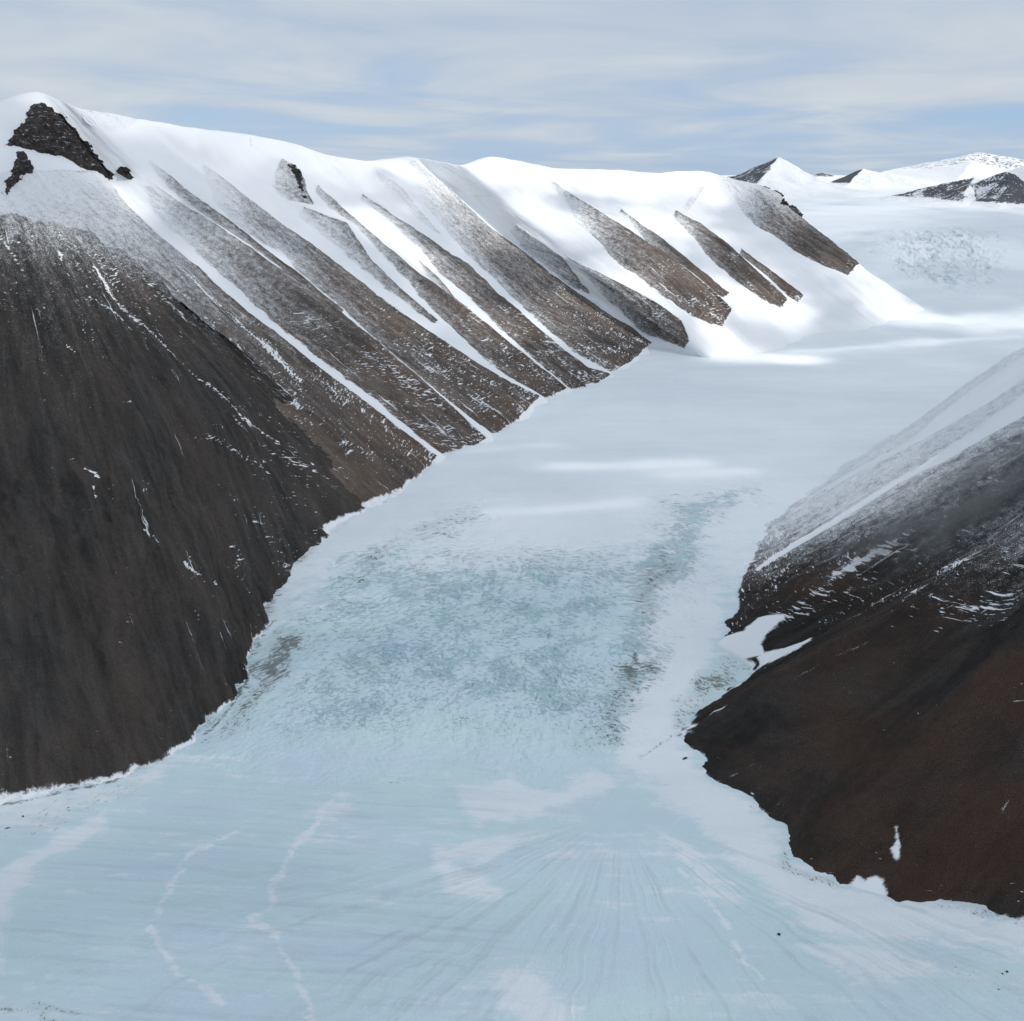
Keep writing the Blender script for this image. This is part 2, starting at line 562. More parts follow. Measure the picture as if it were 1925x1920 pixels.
def ice_material():
    m = bpy.data.materials.new('glacier_ice_and_snow')
    m.use_nodes = True
    n = N(m.node_tree)
    pos = n.n('ShaderNodeNewGeometry').outputs['Position']
    flow = n.attr('slope_uv', 'Vector')
    snow, crev, dirt_shade, stria = n.attr('snow'), n.attr('crevasse'), n.attr('dirt_shade'), n.attr('stria')
    nf = n.noise(pos, 0.34, 5, 0.72)
    nm = n.noise(n.vmath('MULTIPLY', pos, (0.026, 0.05, 0.05)), 1.0, 7, 0.66)
    nb = n.noise(n.vmath('MULTIPLY', pos, (0.004, 0.012, 0.0)), 1.0, 5, 0.55)
    n_d = n.noise(n.vmath('MULTIPLY', flow, (1 / 4.0, 1 / 15.0, 0.0)), 1.0, 4, 0.62, 0.6)
    n_e = n.noise(n.vmath('MULTIPLY', flow, (1 / 13.0, 1 / 34.0, 0.0)), 1.0, 5, 0.62, 0.9)
    n_v = n.noise(pos, 0.02, 4, 0.6)
    sv = n.math('ADD', snow, n.math('ADD', n.math('MULTIPLY', n.math('SUBTRACT', nm, 0.5), 1.5), n.math('MULTIPLY', n.math('SUBTRACT', nf, 0.5), 0.7)))
    sm = n.step(sv, 0.20, 0.80)
    ice = n.mix(n.step(nb, 0.35, 0.65), (0.63, 0.80, 0.81), (0.635, 0.765, 0.835))
    ice = n.mix(n.math('MULTIPLY', n.step(nf, 0.35, 0.7), 0.3), ice, (0.70, 0.78, 0.82))
    snowc = n.mix(n.math('MULTIPLY', n.step(nf, 0.3, 0.7), 0.4), (0.84, 0.885, 0.91), (0.88, 0.915, 0.94))
    n_w = n.noise(n.vmath('MULTIPLY', pos, (0.0035, 0.022, 0.01)), 1.0, 6, 0.6, 0.4)
    snowc = n.mix(n.math('MULTIPLY', n.step(n_w, 0.35, 0.7), 0.6), snowc, (0.79, 0.84, 0.875))
    col = n.mix(sm, ice, snowc)
    col = n.mix(n.math('MULTIPLY', n.math('MULTIPLY', stria, n.step(nm, 0.25, 0.6)), 0.6), col, (0.44, 0.50, 0.53))
    # crevasses: short dashes across the flow, in swarms
    amt = n.math('MULTIPLY', crev, n.step(n_v, 0.22, 0.58))
    d1 = n.step(n.math('ADD', n_d, n.math('MULTIPLY', amt, 0.25)), 0.655, 0.76)
    d2 = n.step(n.math('ADD', n_e, n.math('MULTIPLY', amt, 0.22)), 0.68, 0.78)
    dd = n.math('MULTIPLY', n.math('MAXIMUM', d1, n.math('MULTIPLY', d2, 0.55)), n.step(crev, 0.02, 0.5))
    col = n.mix(n.math('MULTIPLY', dd, 0.5), col, n.mix(n.step(nf, 0.4, 0.65), (0.20, 0.42, 0.45), (0.38, 0.62, 0.68)))
    col = n.mix(n.math('MULTIPLY', n.math('MINIMUM', dirt_shade, 1.0), 0.22), col, (0.36, 0.37, 0.34))
    dn = n.math('ADD', n_d, n.math('MULTIPLY', n.math('SUBTRACT', nf, 0.5), 0.6))
    dm = n.math('MULTIPLY', n.step(n.math('ADD', n.math('MULTIPLY', dirt_shade, 0.24), dn), 0.68, 0.80), n.step(dirt_shade, 0.03, 0.25))
    col = n.mix(n.math('MULTIPLY', dm, 0.8), col, (0.125, 0.13, 0.112))
    gr = n.noise(pos, 0.95, 4, 0.75)
    col = n.mix(1.0, col, n.mix(n.step(gr, 0.3, 0.7), (0.90, 0.905, 0.915), (1.05, 1.045, 1.04)), 'MULTIPLY')
    finish(n, col, 0.6, n.math('SUBTRACT', n.math('ADD', n.math('MULTIPLY', nf, 1.3), nm), n.math('MULTIPLY', dd, 1.0)), 0.8, 0.3)
    return m


M_ICE = ice_material()

# ------------------------------------------------------------------ the ridge on the left of the valley
A_ST = [
    [(-420, 240), (-160, 600), (380, 1200)],
    [(-150, 205), (100, 480), (600, 990)],
    [(0, 176), (170, 360), (400, 600), (755, 916)],
    [(64, 156), (233, 385), (480, 605), (822, 866)],
    [(140, 192), (300, 352), (600, 572), (905, 836)],
    [(250, 210), (400, 373), (600, 550), (930, 820)],
    [(350, 224), (385, 318), (640, 510), (1012, 755)],
    [(450, 243), (533, 307), (683, 427), (870, 586), (1066, 736)],
    [(560, 262), (640, 350), (760, 437), (900, 560), (1105, 728)],
    [(620, 284), (690, 367), (800, 453), (933, 560), (1143, 710)],
    [(690, 295), (750, 340), (840, 427), (983, 560), (1190, 685)],
    [(764, 288), (847, 358), (933, 440), (1093, 560), (1228, 648)],
    [(870, 306), (960, 385), (1070, 480), (1183, 550), (1330, 672)],
    [(915, 287), (1020, 380), (1130, 450), (1240, 540), (1390, 668)],
    [(980, 298), (1050, 356), (1150, 424), (1260, 490), (1370, 594), (1440, 658)],
    [(1045, 311), (1110, 365), (1200, 428), (1300, 508), (1480, 645)],
    [(1150, 314), (1220, 375), (1270, 404), (1357, 467), (1475, 572), (1560, 628)],
    [(1240, 319), (1310, 400), (1407, 485), (1508, 566), (1610, 622)],
    [(1325, 314), (1370, 380), (1460, 450), (1560, 520), (1670, 608)],
    [(1385, 334), (1430, 365), (1490, 420), (1610, 502), (1730, 594)],
    [(1432, 344), (1470, 364), (1500, 410), (1617, 500), (1760, 590)],
]
A_ANG = [33, 33, 33, 33, 33, 33, 33, 32, 32, 32, 32, 31, 30, 30, 29, 29, 28, 28, 27, 26, 26]


def far_end(rows):
    q = rows.copy()
    q[:, 0] += 120
    q[:, 1] += 620
    q[:, 2] = np.minimum(q[:, 2] - 60, ice_z(q[:, 0], q[:, 1]) - 25)
    return q


RA = Slope(A_ST, A_ANG, 1700, 620, extra_last=far_end)

# bare ribs between the snow gullies: (crest edge, lower edge, dusting at top, dusting at foot, relief)
RIBS = [
    ([(183, 330), (233, 393), (300, 453), (367, 507), (480, 605), (600, 700), (700, 775), (818, 866)],
     [(-150, 330), (-140, 470), (-40, 560), (60, 680), (200, 820), (400, 980), (600, 1080)], 1.08, 0.0, .25),
    ([(293, 350), (350, 395), (417, 440), (500, 497), (600, 570), (640, 597), (733, 675), (867, 792), (912, 832)],
     [(268, 350), (287, 395), (340, 450), (385, 490), (440, 540), (500, 593), (600, 676), (700, 753), (760, 804), (832, 860)], 0.95, 0.0, .30),
    ([(280, 300), (330, 345), (400, 400), (480, 460), (560, 520), (610, 560), (645, 585)],
     [(280, 306), (310, 350), (350, 392), (417, 433), (500, 490), (600, 562), (640, 590)], 0.8, 0.3, .3),
    ([(377, 313), (440, 365), (520, 425), (600, 480), (640, 510), (700, 560), (800, 632), (900, 697), (1008, 756)],
     [(386, 335), (400, 375), (440, 425), (490, 458), (530, 470), (555, 510), (600, 548), (640, 578), (733, 660), (867, 777), (938, 824)], 1.0, 0.05, .34),
    ([(528, 302), (555, 318), (572, 345), (575, 362), (590, 384)],
     [(512, 345), (518, 362), (545, 380), (584, 386)], 0.75, 0.6, .25),
    ([(570, 393), (650, 428), (700, 493), (767, 558), (822, 606)],
     [(562, 405), (620, 452), (667, 490), (733, 550), (815, 609)], 0.75, 0.4, .35),
    ([(596, 352), (633, 385), (683, 427), (743, 477), (787, 517), (880, 593), (933, 633), (1000, 687), (1063, 739)],
     [(594, 366), (640, 408), (673, 432), (723, 483), (767, 525), (787, 555), (833, 603), (900, 670), (967, 719), (1025, 750)], 0.7, 0.15, .35),
    ([(785, 485), (830, 530), (870, 580), (940, 640), (1000, 690)],
     [(788, 494), (818, 540), (855, 583), (893, 606), (993, 692)], 0.7, 0.2, .3),
    ([(680, 367), (717, 393), (753, 420), (800, 453), (833, 480), (877, 507), (933, 560), (1000, 617), (1067, 673), (1100, 698), (1145, 711)],
     [(680, 374), (727, 409), (760, 439), (787, 462), (807, 489), (840, 523), (877, 551), (933, 611), (1000, 674), (1067, 732), (1093, 742)], 0.75, 0.1, .36),
    ([(707, 322), (743, 345), (780, 385), (807, 415), (832, 444)],
     [(706, 332), (738, 368), (778, 402), (811, 430)], 1.05, 0.8, .3),
    ([(777, 299), (807, 333), (847, 360), (877, 390), (900, 413), (933, 440), (983, 477), (1033, 520), (1093, 560), (1167, 610), (1226, 648)],
     [(761, 317), (778, 343), (798, 383), (838, 427), (883, 483), (930, 527), (980, 573), (1030, 617), (1080, 660), (1150, 699)], 1.0, 0.15, .2),
    ([(973, 420), (1007, 447), (1057, 483), (1077, 513), (1108, 550)],
     [(957, 433), (983, 467), (1033, 507), (1073, 539), (1103, 552)], 0.9, 0.45, .10),
    ([(1067, 483), (1117, 508), (1183, 545), (1240, 580), (1280, 607), (1297, 643)],
     [(1073, 492), (1108, 527), (1138, 562), (1165, 586), (1208, 628), (1283, 655)], 0.85, 0.25, .22),
    ([(1037, 345), (1090, 383), (1150, 424), (1240, 482), (1300, 525), (1345, 565), (1372, 590)],
     [(1040, 358), (1067, 385), (1083, 417), (1133, 462), (1167, 502), (1210, 527), (1240, 552), (1300, 592), (1357, 613)], 0.9, 0.12, .4),
    ([(1165, 396), (1200, 423), (1240, 456), (1290, 498), (1340, 538), (1369, 556)],
     [(1164, 403), (1195, 432), (1238, 474), (1288, 514), (1330, 547), (1360, 560)], 0.8, 0.1, .4),
    ([(1268, 401), (1311, 426), (1357, 465), (1400, 504), (1439, 537), (1477, 569)],
     [(1270, 410), (1302, 444), (1331, 483), (1373, 519), (1405, 544), (1437, 565), (1467, 577)], 0.55, 0.1, .45),
    ([(1390, 472), (1407, 483), (1453, 518), (1489, 547), (1508, 561)],
     [(1390, 480), (1409, 494), (1451, 530), (1480, 558), (1500, 569)], 0.5, 0.1, .45),
    ([(1360, 337), (1400, 340), (1440, 346), (1462, 360), (1475, 385), (1490, 405), (1505, 412), (1560, 455), (1613, 500)],
     [(1354, 345), (1375, 365), (1390, 392), (1420, 425), (1454, 444), (1500, 477), (1550, 502), (1594, 519)], 0.95, 0.15, .22),
    ([(150, 200), (185, 208), (225, 218), (255, 224)], [(158, 232), (185, 243), (215, 246), (245, 236)], 0.95, 0.95, .02),
    ([(432, 243), (455, 256), (475, 268)], [(425, 246), (450, 262), (472, 274)], 0.9, 0.9, .1),
    ([(1327, 347), (1317, 365), (1300, 390)], [(1300, 366), (1285, 388), (1292, 398)], 0.9, 0.9, .3),
]


def relief_ribs(sl, ribs):
    shape = sl.G.shape[:2]
    rock = np.full(shape, -60.0)
    dust = np.zeros(shape)
    lift = np.zeros(shape)
    for ea, eb, d0, d1, rel in ribs:
        w_, sd, da, db, ins = band(sl, ea, eb)
        sd = np.where(da < db, np.where(ins, sd * 2.0, sd * 3.5 - 3), sd)
        rel = rel * 0.62
        wd = np.minimum(da + db, 150.0)
        q = np.where(ins, db / (da + db + 1e-6), np.where(da < db, np.exp(-da / (0.22 * wd + 4)), np.exp(-db / 6.0) * 0.0))
        endf = np.clip(wd / 18.0, 0, 1)
        h = rel * np.minimum(wd, 90) * q ** 1.3 * endf
        h = np.where((~ins) & (da >= db), 0, h)
        # beyond the ends of an edge the lift dies out
        h = np.where(ins, h, h * sstep(np.minimum(da, db), 80, 20))
        lift[w_] = np.maximum(lift[w_], h)
        new = sd > rock[w_]
        tcol = sl.T[w_]
        a = sl.points([ea[0]])[1][0]
        b = sl.points([ea[-1]])[1][0]
        ta, tb = sl.T[a[0], a[1]], sl.T[b[0], b[1]]
        f = np.clip((tcol - ta) / (tb - ta + 1e-6), 0, 1)
        dd = d0 + (d1 - d0) * f ** 0.7
        dd = dd + 0.34 * np.clip(1 - db / (0.85 * wd + 5), 0, 1) * (1 - 0.5 * f)       # snowier towards the gully below
        dd = dd - 0.35 * np.clip(1 - da / 6.0, 0, 1) * np.clip(1.25 - dd, 0, 1)
        dust[w_] = np.where(new, dd, dust[w_])
        rock[w_] = np.maximum(rock[w_], sd)
    lift = gauss1(gauss1(lift, 1.0, 0), 1.2, 1) * sstep(sl.tn, 0.01, 0.16)
    return rock, dust, lift


def streak(sl, uv, width, margin=70):
    P, ij = sl.points(uv)
    i0, i1 = max(0, ij[:, 0].min() - margin), min(sl.ns, ij[:, 0].max() + margin)
    j0, j1 = max(0, ij[:, 1].min() - margin), min(sl.G.shape[1], ij[:, 1].max() + margin)
    return (slice(i0, i1), slice(j0, j1)), np.clip(1 - poly_dist(sl.G[i0:i1, j0:j1], P) / width, 0, 1)


def finish_slope(name, sl, rock, dust, patch, rust, lift, mat, rough, seed, crest_smooth=True):
    S, T = sl.S, sl.T
    rk = sstep(rock, -4, 10)
    hd = lift + (afbm(S / 45.0, T / 260.0, 4, seed) * 7.0 * rough * (0.25 + 0.75 * rk)
                 + fbm(S / 60.0, T / 90.0, 5, seed + 5) * 6.0 * rough * (0.3 + 0.7 * rk)
          + afbm(S / 120.0, T / 420.0, 3, seed + 27) * 9.0 * (1 - rk) * sstep(sl.tn, 0.0, .1)
          + afbm(S / 22.0, T / 240.0, 4, seed + 29) * 3.0 * rk
                 + fbm(S / 9.0, T / 12.0, 4, seed + 9) * 2.2 * rough * rk)
    hd = hd + sstep(sl.tn, 0.86, 0.98) * rk * (fbm(S / 16.0, T / 40.0, 4, seed + 13) * 6.0 + fbm(S / 50.0, T / 60.0, 3, seed + 15) * 6.0)
    hd = hd * np.clip((sl.tn + 0.01) / 0.05, 0.25, 1)
    hd = hd + np.exp(-(sl.tn / 0.05) ** 2) * (fbm(S / 130.0, T / 300.0, 4, seed + 19) * 7.0)
    P = sl.G + sl.Nn * hd[..., None]
    rock = np.minimum(rock, (P[..., 2] - ice_z(P[..., 0], P[..., 1]) - 1.0 - 10.0 * fbm(S / 60.0, T / 60.0, 4, seed + 23)) * 1.3)
    uv = np.stack([S, T, np.zeros_like(S)], -1)
    return mesh_grid(name, P, {'rock': rock, 'dust': dust, 'patch': patch, 'rust': rust}, mat, vec=uv), P


rock, dust, lift = relief_ribs(RA, RIBS)
patch = np.zeros_like(rock)
uvx, uvy = RA.UV[..., 0], RA.UV[..., 1]
low = sstep(RA.tn, 0.35, 0.85)
patch = 0.15 + 0.55 * low * sstep(RA.G[..., 1], 2300, 2900)
for line, wd, am in [([(310, 490), (400, 570), (480, 640), (560, 720)], 22, .9),
                     ([(330, 545), (430, 650), (560, 770)], 16, .5)]:
    w_, v = streak(RA, line, wd)
    patch[w_] += v * am
rust = fbm(RA.S / 150.0, RA.T / 200.0, 3, 91) * 0.5 + 0.5
rock = rock + fbm(RA.S / 32.0, RA.T / 85.0, 4, 131, .6) * 9.0
i_spur = RA.locate([(420, 560)])[0][0]
rock[:i_spur] = np.where(RA.tn[:i_spur] > 0.22, 60.0, rock[:i_spur])
ridge, PA = finish_slope('mountain_ridge', RA, rock, dust, patch, rust, lift, M_RIDGE, 1.0, 11)
structure(ridge, 'long snowy ridge with parallel bare scree ribs and white gullies beside the glacier', 'mountain')

# ------------------------------------------------------------------ the dark scree spur in front of it
B_ST = [
    [(-700, 520), (-700, 1000), (-700, 1640)],
    [(-330, 425), (-330, 1000), (-330, 1560)],
    [(-150, 400), (-130, 1000), (-90, 1506)],
    [(-60, 388), (0, 900), (130, 1470)],
    [(0, 384), (110, 850), (290, 1434)],
    [(50, 388), (220, 830), (400, 1354)],
    [(100, 399), (330, 820), (476, 1214)],
    [(150, 420), (410, 790), (513, 1130)],
    [(200, 447), (470, 790), (600, 1010)],
    [(245, 478), (530, 790), (690, 955)],
    [(290, 515), (570, 780), (752, 918)],
    [(330, 553), (610, 790), (800, 887)],
]
B_ANG = [36, 36, 36, 36, 36, 36, 36, 35.5, 35, 34.5, 34, 33.8]
RB = Slope(B_ST, B_ANG, 1100, 620, back=(420, -330), sig=(40, 26), push=0.008)
rb = np.full(RB.G.shape[:2], 60.0)
dustB = 0.30 * (1 - sstep(RB.tn, 0.08, 0.66)) * sstep(RB.UV[..., 0], -250, 120) + 0.34 * (1 - sstep(RB.tn, 0.0, 0.22)) * sstep(RB.UV[..., 0], -200, 0)
patchB = 0.06 + 0.62 * (1 - sstep(RB.tn, 0.10, 0.5)) + 0.35 * sstep(RB.UV[..., 0], 250, 600)
patchB *= sstep(RB.UV[..., 0] * 0.8 - RB.UV[..., 1] * 0.25 , -260, 80) * 0.8 + 0.2
for line, wd, am in [([(180, 500), (215, 555), (270, 610), (330, 665), (380, 715), (420, 755), (470, 800), (520, 836)], 13, 1.0),
                     ([(118, 470), (125, 500), (135, 512)], 9, 1.1), ([(10, 460), (40, 510), (45, 520)], 9, .8),
                     ([(170, 560), (210, 585), (250, 615)], 9, .9), ([(125, 650), (140, 662)], 6, 1.2),
                     ([(160, 885), (175, 893), (183, 900)], 7, 1.3), ([(175, 918), (180, 945)], 5, 1.0),
                     ([(268, 995), (290, 1008), (305, 1042)], 7, 1.1), ([(340, 1065), (365, 1085)], 7, .9),
                     ([(400, 820), (450, 850), (500, 890)], 22, .7), ([(420, 770), (480, 830), (560, 880), (620, 900)], 16, .5)]:
    w_, v = streak(RB, line, wd)
    patchB[w_] += v * am
rustB = fbm(RB.S / 90.0, RB.T / 220.0, 3, 41) * 0.5 + 0.45
liftB = afbm(RB.S / 95.0, RB.T / 700.0, 3, 77) * 13.0
outc = sstep(RB.UV[..., 1], 780, 900) * sstep(RB.UV[..., 1], 1330, 1100) * sstep(RB.UV[..., 0], 420, 250)
liftB += outc * ((ridged(RB.S / 55.0, RB.T / 80.0, 4, 79) - 0.5) * 26 + afbm(RB.S / 40.0, RB.T / 260.0, 3, 83) * 9)
spur, PB = finish_slope('scree_spur', RB, rb, dustB, patchB, rustB, liftB, M_DARK, 1.15, 51)
structure(spur, 'dark brown scree spur below the craggy summit, broken by small snow patches', 'mountain spur')

# ------------------------------------------------------------------ the mountain on the right
R_ST = [
    [(2420, 330), (1925, 650), (1535, 917)],
    [(2440, 335), (1925, 690), (1480, 963)],
    [(2460, 335), (1925, 715), (1440, 990)],
    [(2500, 340), (1925, 760), (1415, 1050)],
    [(2520, 340), (1925, 800), (1398, 1092)],
    [(2560, 340), (1925, 860), (1350, 1205)],
    [(2580, 335), (1925, 950), (1420, 1250)],
    [(2580, 330), (1925, 1020), (1256, 1386)],
    [(2580, 330), (1925, 1060), (1325, 1440)],
    [(2580, 320), (1925, 1150), (1455, 1546)],
    [(2560, 310), (1960, 1180), (1475, 1632)],
    [(2540, 300), (2010, 1200), (1600, 1668)],
    [(2540, 300), (2080, 1200), (1690, 1692)],
    [(2600, 300), (2200, 1200), (1925, 1727)],
    [(2800, 300), (2600, 1200), (2400, 1900)],
]
RR = Slope(R_ST, [33] * 15, 1300, 620, sig=(14, 16), push=0.004)
rr = np.full(RR.G.shape[:2], 60.0)
SN = [([(1540, 917), (1631, 871), (1703, 831), (1774, 778), (1827, 739), (1925, 672), (2010, 614)],
       [(1535, 925), (1560, 918), (1631, 883), (1703, 845), (1774, 806), (1845, 767), (1925, 714), (2010, 656)]),
      ([(1418, 1069), (1489, 1021), (1596, 956), (1667, 910), (1720, 879), (1774, 842), (1845, 796), (1925, 744), (2010, 686)],
       [(1425, 1074), (1489, 1032), (1596, 967), (1685, 914), (1774, 869), (1845, 826), (1925, 782), (2010, 730)]),
      ([(1345, 1213), (1365, 1200), (1400, 1190), (1425, 1165), (1450, 1158), (1475, 1158)],
       [(1350, 1235), (1400, 1245), (1435, 1236), (1432, 1215), (1445, 1190), (1476, 1165)]),
      ([(1420, 1240), (1440, 1230), (1470, 1222), (1524, 1198)], [(1425, 1255), (1450, 1243), (1500, 1216), (1522, 1201)]),
      ([(1590, 1668), (1612, 1643), (1625, 1656), (1645, 1648), (1662, 1655)], [(1600, 1685), (1640, 1690), (1668, 1690)]),
      ([(1682, 1556), (1684, 1590)], [(1688, 1556), (1692, 1590)]), ([(1680, 1595), (1684, 1618)], [(1690, 1592), (1690, 1616)])]
for ea, eb in SN:
    w_, sd, da, db, ins = band(RR, ea, eb)
    rr[w_] = np.minimum(rr[w_], -sd)
far_r = sstep(RR.UV[..., 0] * 0.62 + RR.UV[..., 1], 2080, 1860)
dustMistR = 0.10 * sstep(RR.UV[..., 1], 1230, 1080) + 0.55 * far_r + 0.40 * sstep(RR.UV[..., 1] - 0.25 * RR.UV[..., 0], 760, 500)  # snow dusting, raised on the upper slope to paint in pale mist
patchR = 0.05 + 0.45 * sstep(RR.UV[..., 1], 1260, 1120) + 0.25 * far_r
for line, wd, am in [([(1470, 1170), (1560, 1090), (1700, 1000)], 22, .45), ([(1560, 1080), (1640, 1040), (1710, 1000)], 12, .5),
                     ([(1770, 1065), (1830, 1045)], 8, .9), ([(1500, 1130), (1540, 1105)], 10, .3)]:
    w_, v = streak(RR, line, wd)
    patchR[w_] += v * am
liftR = afbm(RR.S / 80.0, RR.T / 600.0, 3, 177) * 9.0
w_, sd, da, db, ins = band(RR, SN[1][0], SN[1][1])
liftR[w_] -= 8 * np.clip(sd / 12 + .4, 0, 1)
rustR = fbm(RR.S / 90.0, RR.T / 160.0, 3, 241) * 0.6 + 0.4 + 0.4 * sstep(RR.UV[..., 1], 1250, 1500)
slope_r, PR = finish_slope('scree_mountain', RR, rr, dustMistR, patchR, rustR, liftR, M_RIGHT, 0.8, 151)
structure(slope_r, 'dark shaded scree mountainside with two thin snow gullies facing the snowy ridge', 'mountain')

# ------------------------------------------------------------------ glacier, icefalls and the snowfield behind
def soft_area(X, Y, uv, soft):
    P = on_ice(uv)[:, :2]
    ins = inside(X, Y, P)
    P3 = np.concatenate([P, P[:1]])
    best = np.full(X.shape, 1e9)
    for a, b in zip(P3[:-1], P3[1:]):
        e = b - a
        t = np.clip(((X - a[0]) * e[0] + (Y - a[1]) * e[1]) / (e @ e + 1e-9), 0, 1)
        best = np.minimum(best, np.hypot(X - a[0] - t * e[0], Y - a[1] - t * e[1]))
    sd = np.where(ins, best, -best)
    return sstep(sd, -soft, soft)


def line_dist(X, Y, uv):
    P = on_ice(uv)[:, :2]
    best = np.full(X.shape, 1e9)
    for a, b in zip(P[:-1], P[1:]):
        e = b - a
        t = np.clip(((X - a[0]) * e[0] + (Y - a[1]) * e[1]) / (e @ e + 1e-9), 0, 1)
        best = np.minimum(best, np.hypot(X - a[0] - t * e[0], Y - a[1] - t * e[1]))
    return best


az = np.radians(np.concatenate([np.linspace(-75, -27, 120, endpoint=False), np.linspace(-27, 27, 1500), np.linspace(27, 75, 121)[1:]]))
rr_ = [520.0]
while rr_[-1] < 60000:
    r0 = rr_[-1]
    rr_.append(r0 + (1.7 if r0 < 2700 else 1.7 * (r0 / 2700) ** 2.2 if r0 < 9000 else r0 * 0.02))
rad = np.array(rr_)
AZ, RD = np.meshgrid(az, rad, indexing='ij')
GX, GY = np.sin(AZ) * RD, np.cos(AZ) * RD
GZ = ice_z(GX, GY)
near = sstep(GY, 7000, 4000)
wx = GX + fbm(GX / 160, GY / 160, 3, 5) * 30
wy = GY + fbm(GX / 160, GY / 160, 3, 6) * 30
# icefall: crevasses run in arcs across the flow
EX = GX + (fbm(GX / 130, GY / 130, 5, 7, .6) * 75) * np.clip(GY / 2200, .45, 2)
EY = GY + (fbm(GX / 130, GY / 130, 5, 8, .6) * 60) * np.clip(GY / 2200, .45, 2)
fall = soft_area(EX, EY, [(560, 1190), (640, 1110), (760, 1060), (900, 1040), (1040, 1030), (1180, 1040), (1250, 1000), (1290, 940), (1390, 920),
                          (1330, 1000), (1260, 1110), (1220, 1200), (1180, 1290), (1140, 1380), (1040, 1400), (900, 1385), (700, 1400), (560, 1400), (480, 1380), (470, 1300)], 190)
fall_up = soft_area(EX, EY, [(600, 1120), (660, 1060), (740, 1000), (860, 940), (960, 920), (900, 980), (760, 1060), (650, 1130)], 40)
pc = on_ice([(880, 1760)])[0]
rho = np.hypot(wx - pc[0], wy - pc[1])
th = np.arctan2(wx - pc[0], wy - pc[1])
bandr = soft_area(EX, EY, [(1150, 1390), (1130, 1300), (1170, 1180), (1210, 1070), (1280, 960), (1390, 915), (1400, 935), (1320, 1010), (1270, 1110), (1240, 1210), (1205, 1310), (1180, 1390)], 45)
cr = ridged(rho / 17.0, th * 900 / 60.0, 3, 21)
cr2 = 1 - np.abs(vnoise(rho / 11.0 + 40, th * 900 / 42.0, 33) * 2 - 1)
crack = np.clip(sstep(cr, 0.70, 0.88) + 0.8 * sstep(cr2, 0.80, 0.97), 0, 1)
clump = sstep(fbm(GX / 70, GY / 50, 4, 71), -0.25, 0.35)
fallm = np.clip(np.maximum(fall + 0.55 * fall_up, bandr * .8), 0, 1)
ice2 = soft_area(EX, EY, [(1640, 465), (1700, 440), (1790, 428), (1860, 440), (1880, 500), (1830, 545), (1760, 535), (1690, 500)], 120)
c3 = ridged(GX / 42.0, GY / 70.0, 4, 81)
crack2 = sstep(c3, 0.62, 0.8)
bend = fbm(GX / 350, GY / 350, 4, 3)
GZ = GZ + near * (bend * 7.0 + fbm(GX / 60, GY / 45, 4, 13) * 1.1)
GZ = GZ + fallm * (fbm(rho / 40.0, th * 900 / 90, 4, 23) * 7 + ridged(rho / 26.0, th * 900 / 60.0, 3, 29) * 5 - 2.5) - crack * fallm * clump * 4.6 + fallm * (ridged(rho / 9.0, th * 900 / 24.0, 3, 37) - .6) * 5.0
GZ = GZ + ice2 * (ridged(GX / 60.0, GY / 90.0, 4, 84) * 26 - 13) - ice2 * crack2 * 7
# snow drifts below the headwall
upl = sstep(GY, 2300, 3000) * sstep(GY, 6500, 5200)
GZ = GZ + upl * (fbm(GX / 520 + GY / 900, GY / 190, 4, 43) * 13)
GZ = GZ + sstep(GY, 6200, 8000) * fbm(GX / 1500, GY / 1500, 4, 47) * 14
# fan of flow lines where the icefall meets the trunk glacier
ap = on_ice([(1165, 1535)])[0]
fr = np.hypot(GX - ap[0], GY - ap[1])
fth = np.arctan2(GX - ap[0], -(GY - ap[1]))
fan = sstep(np.abs(fth), 1.45, 1.0) * sstep(fr, 25, 110) * (1 - 0.5 * sstep(fr, 450, 900))
fl = afbm((fth + 0.05 * fbm(GX / 110, GY / 110, 4, 64, .6)) * 38 + bend * 1.6, fr / 220.0 + fth * 2, 5, 61, 0.68)
fan = fan * (0.5 + 0.5 * sstep(fbm(GX / 70, GY / 70, 4, 66), -.45, .35))
GZ = GZ + fan * fl * 1.0
# faint ogive bands on the left of it
og = soft_area(GX, GY, [(-300, 1600), (250, 1500), (560, 1440), (900, 1430), (1010, 1560), (960, 1920), (900, 2100), (-600, 2100)], 90)
ob = afbm((GX + bend * 60) / 190.0 + 7, (GY + bend * 16 + 0.12 * GX) / 17.0, 4, 65, 0.6)
ob2 = afbm((GX + bend * 50) / 120.0, (GY + bend * 14 + 0.10 * GX) / 7.0, 4, 67, 0.6)
GZ = GZ + og * (ob * 1.0 + ob2 * 0.55)

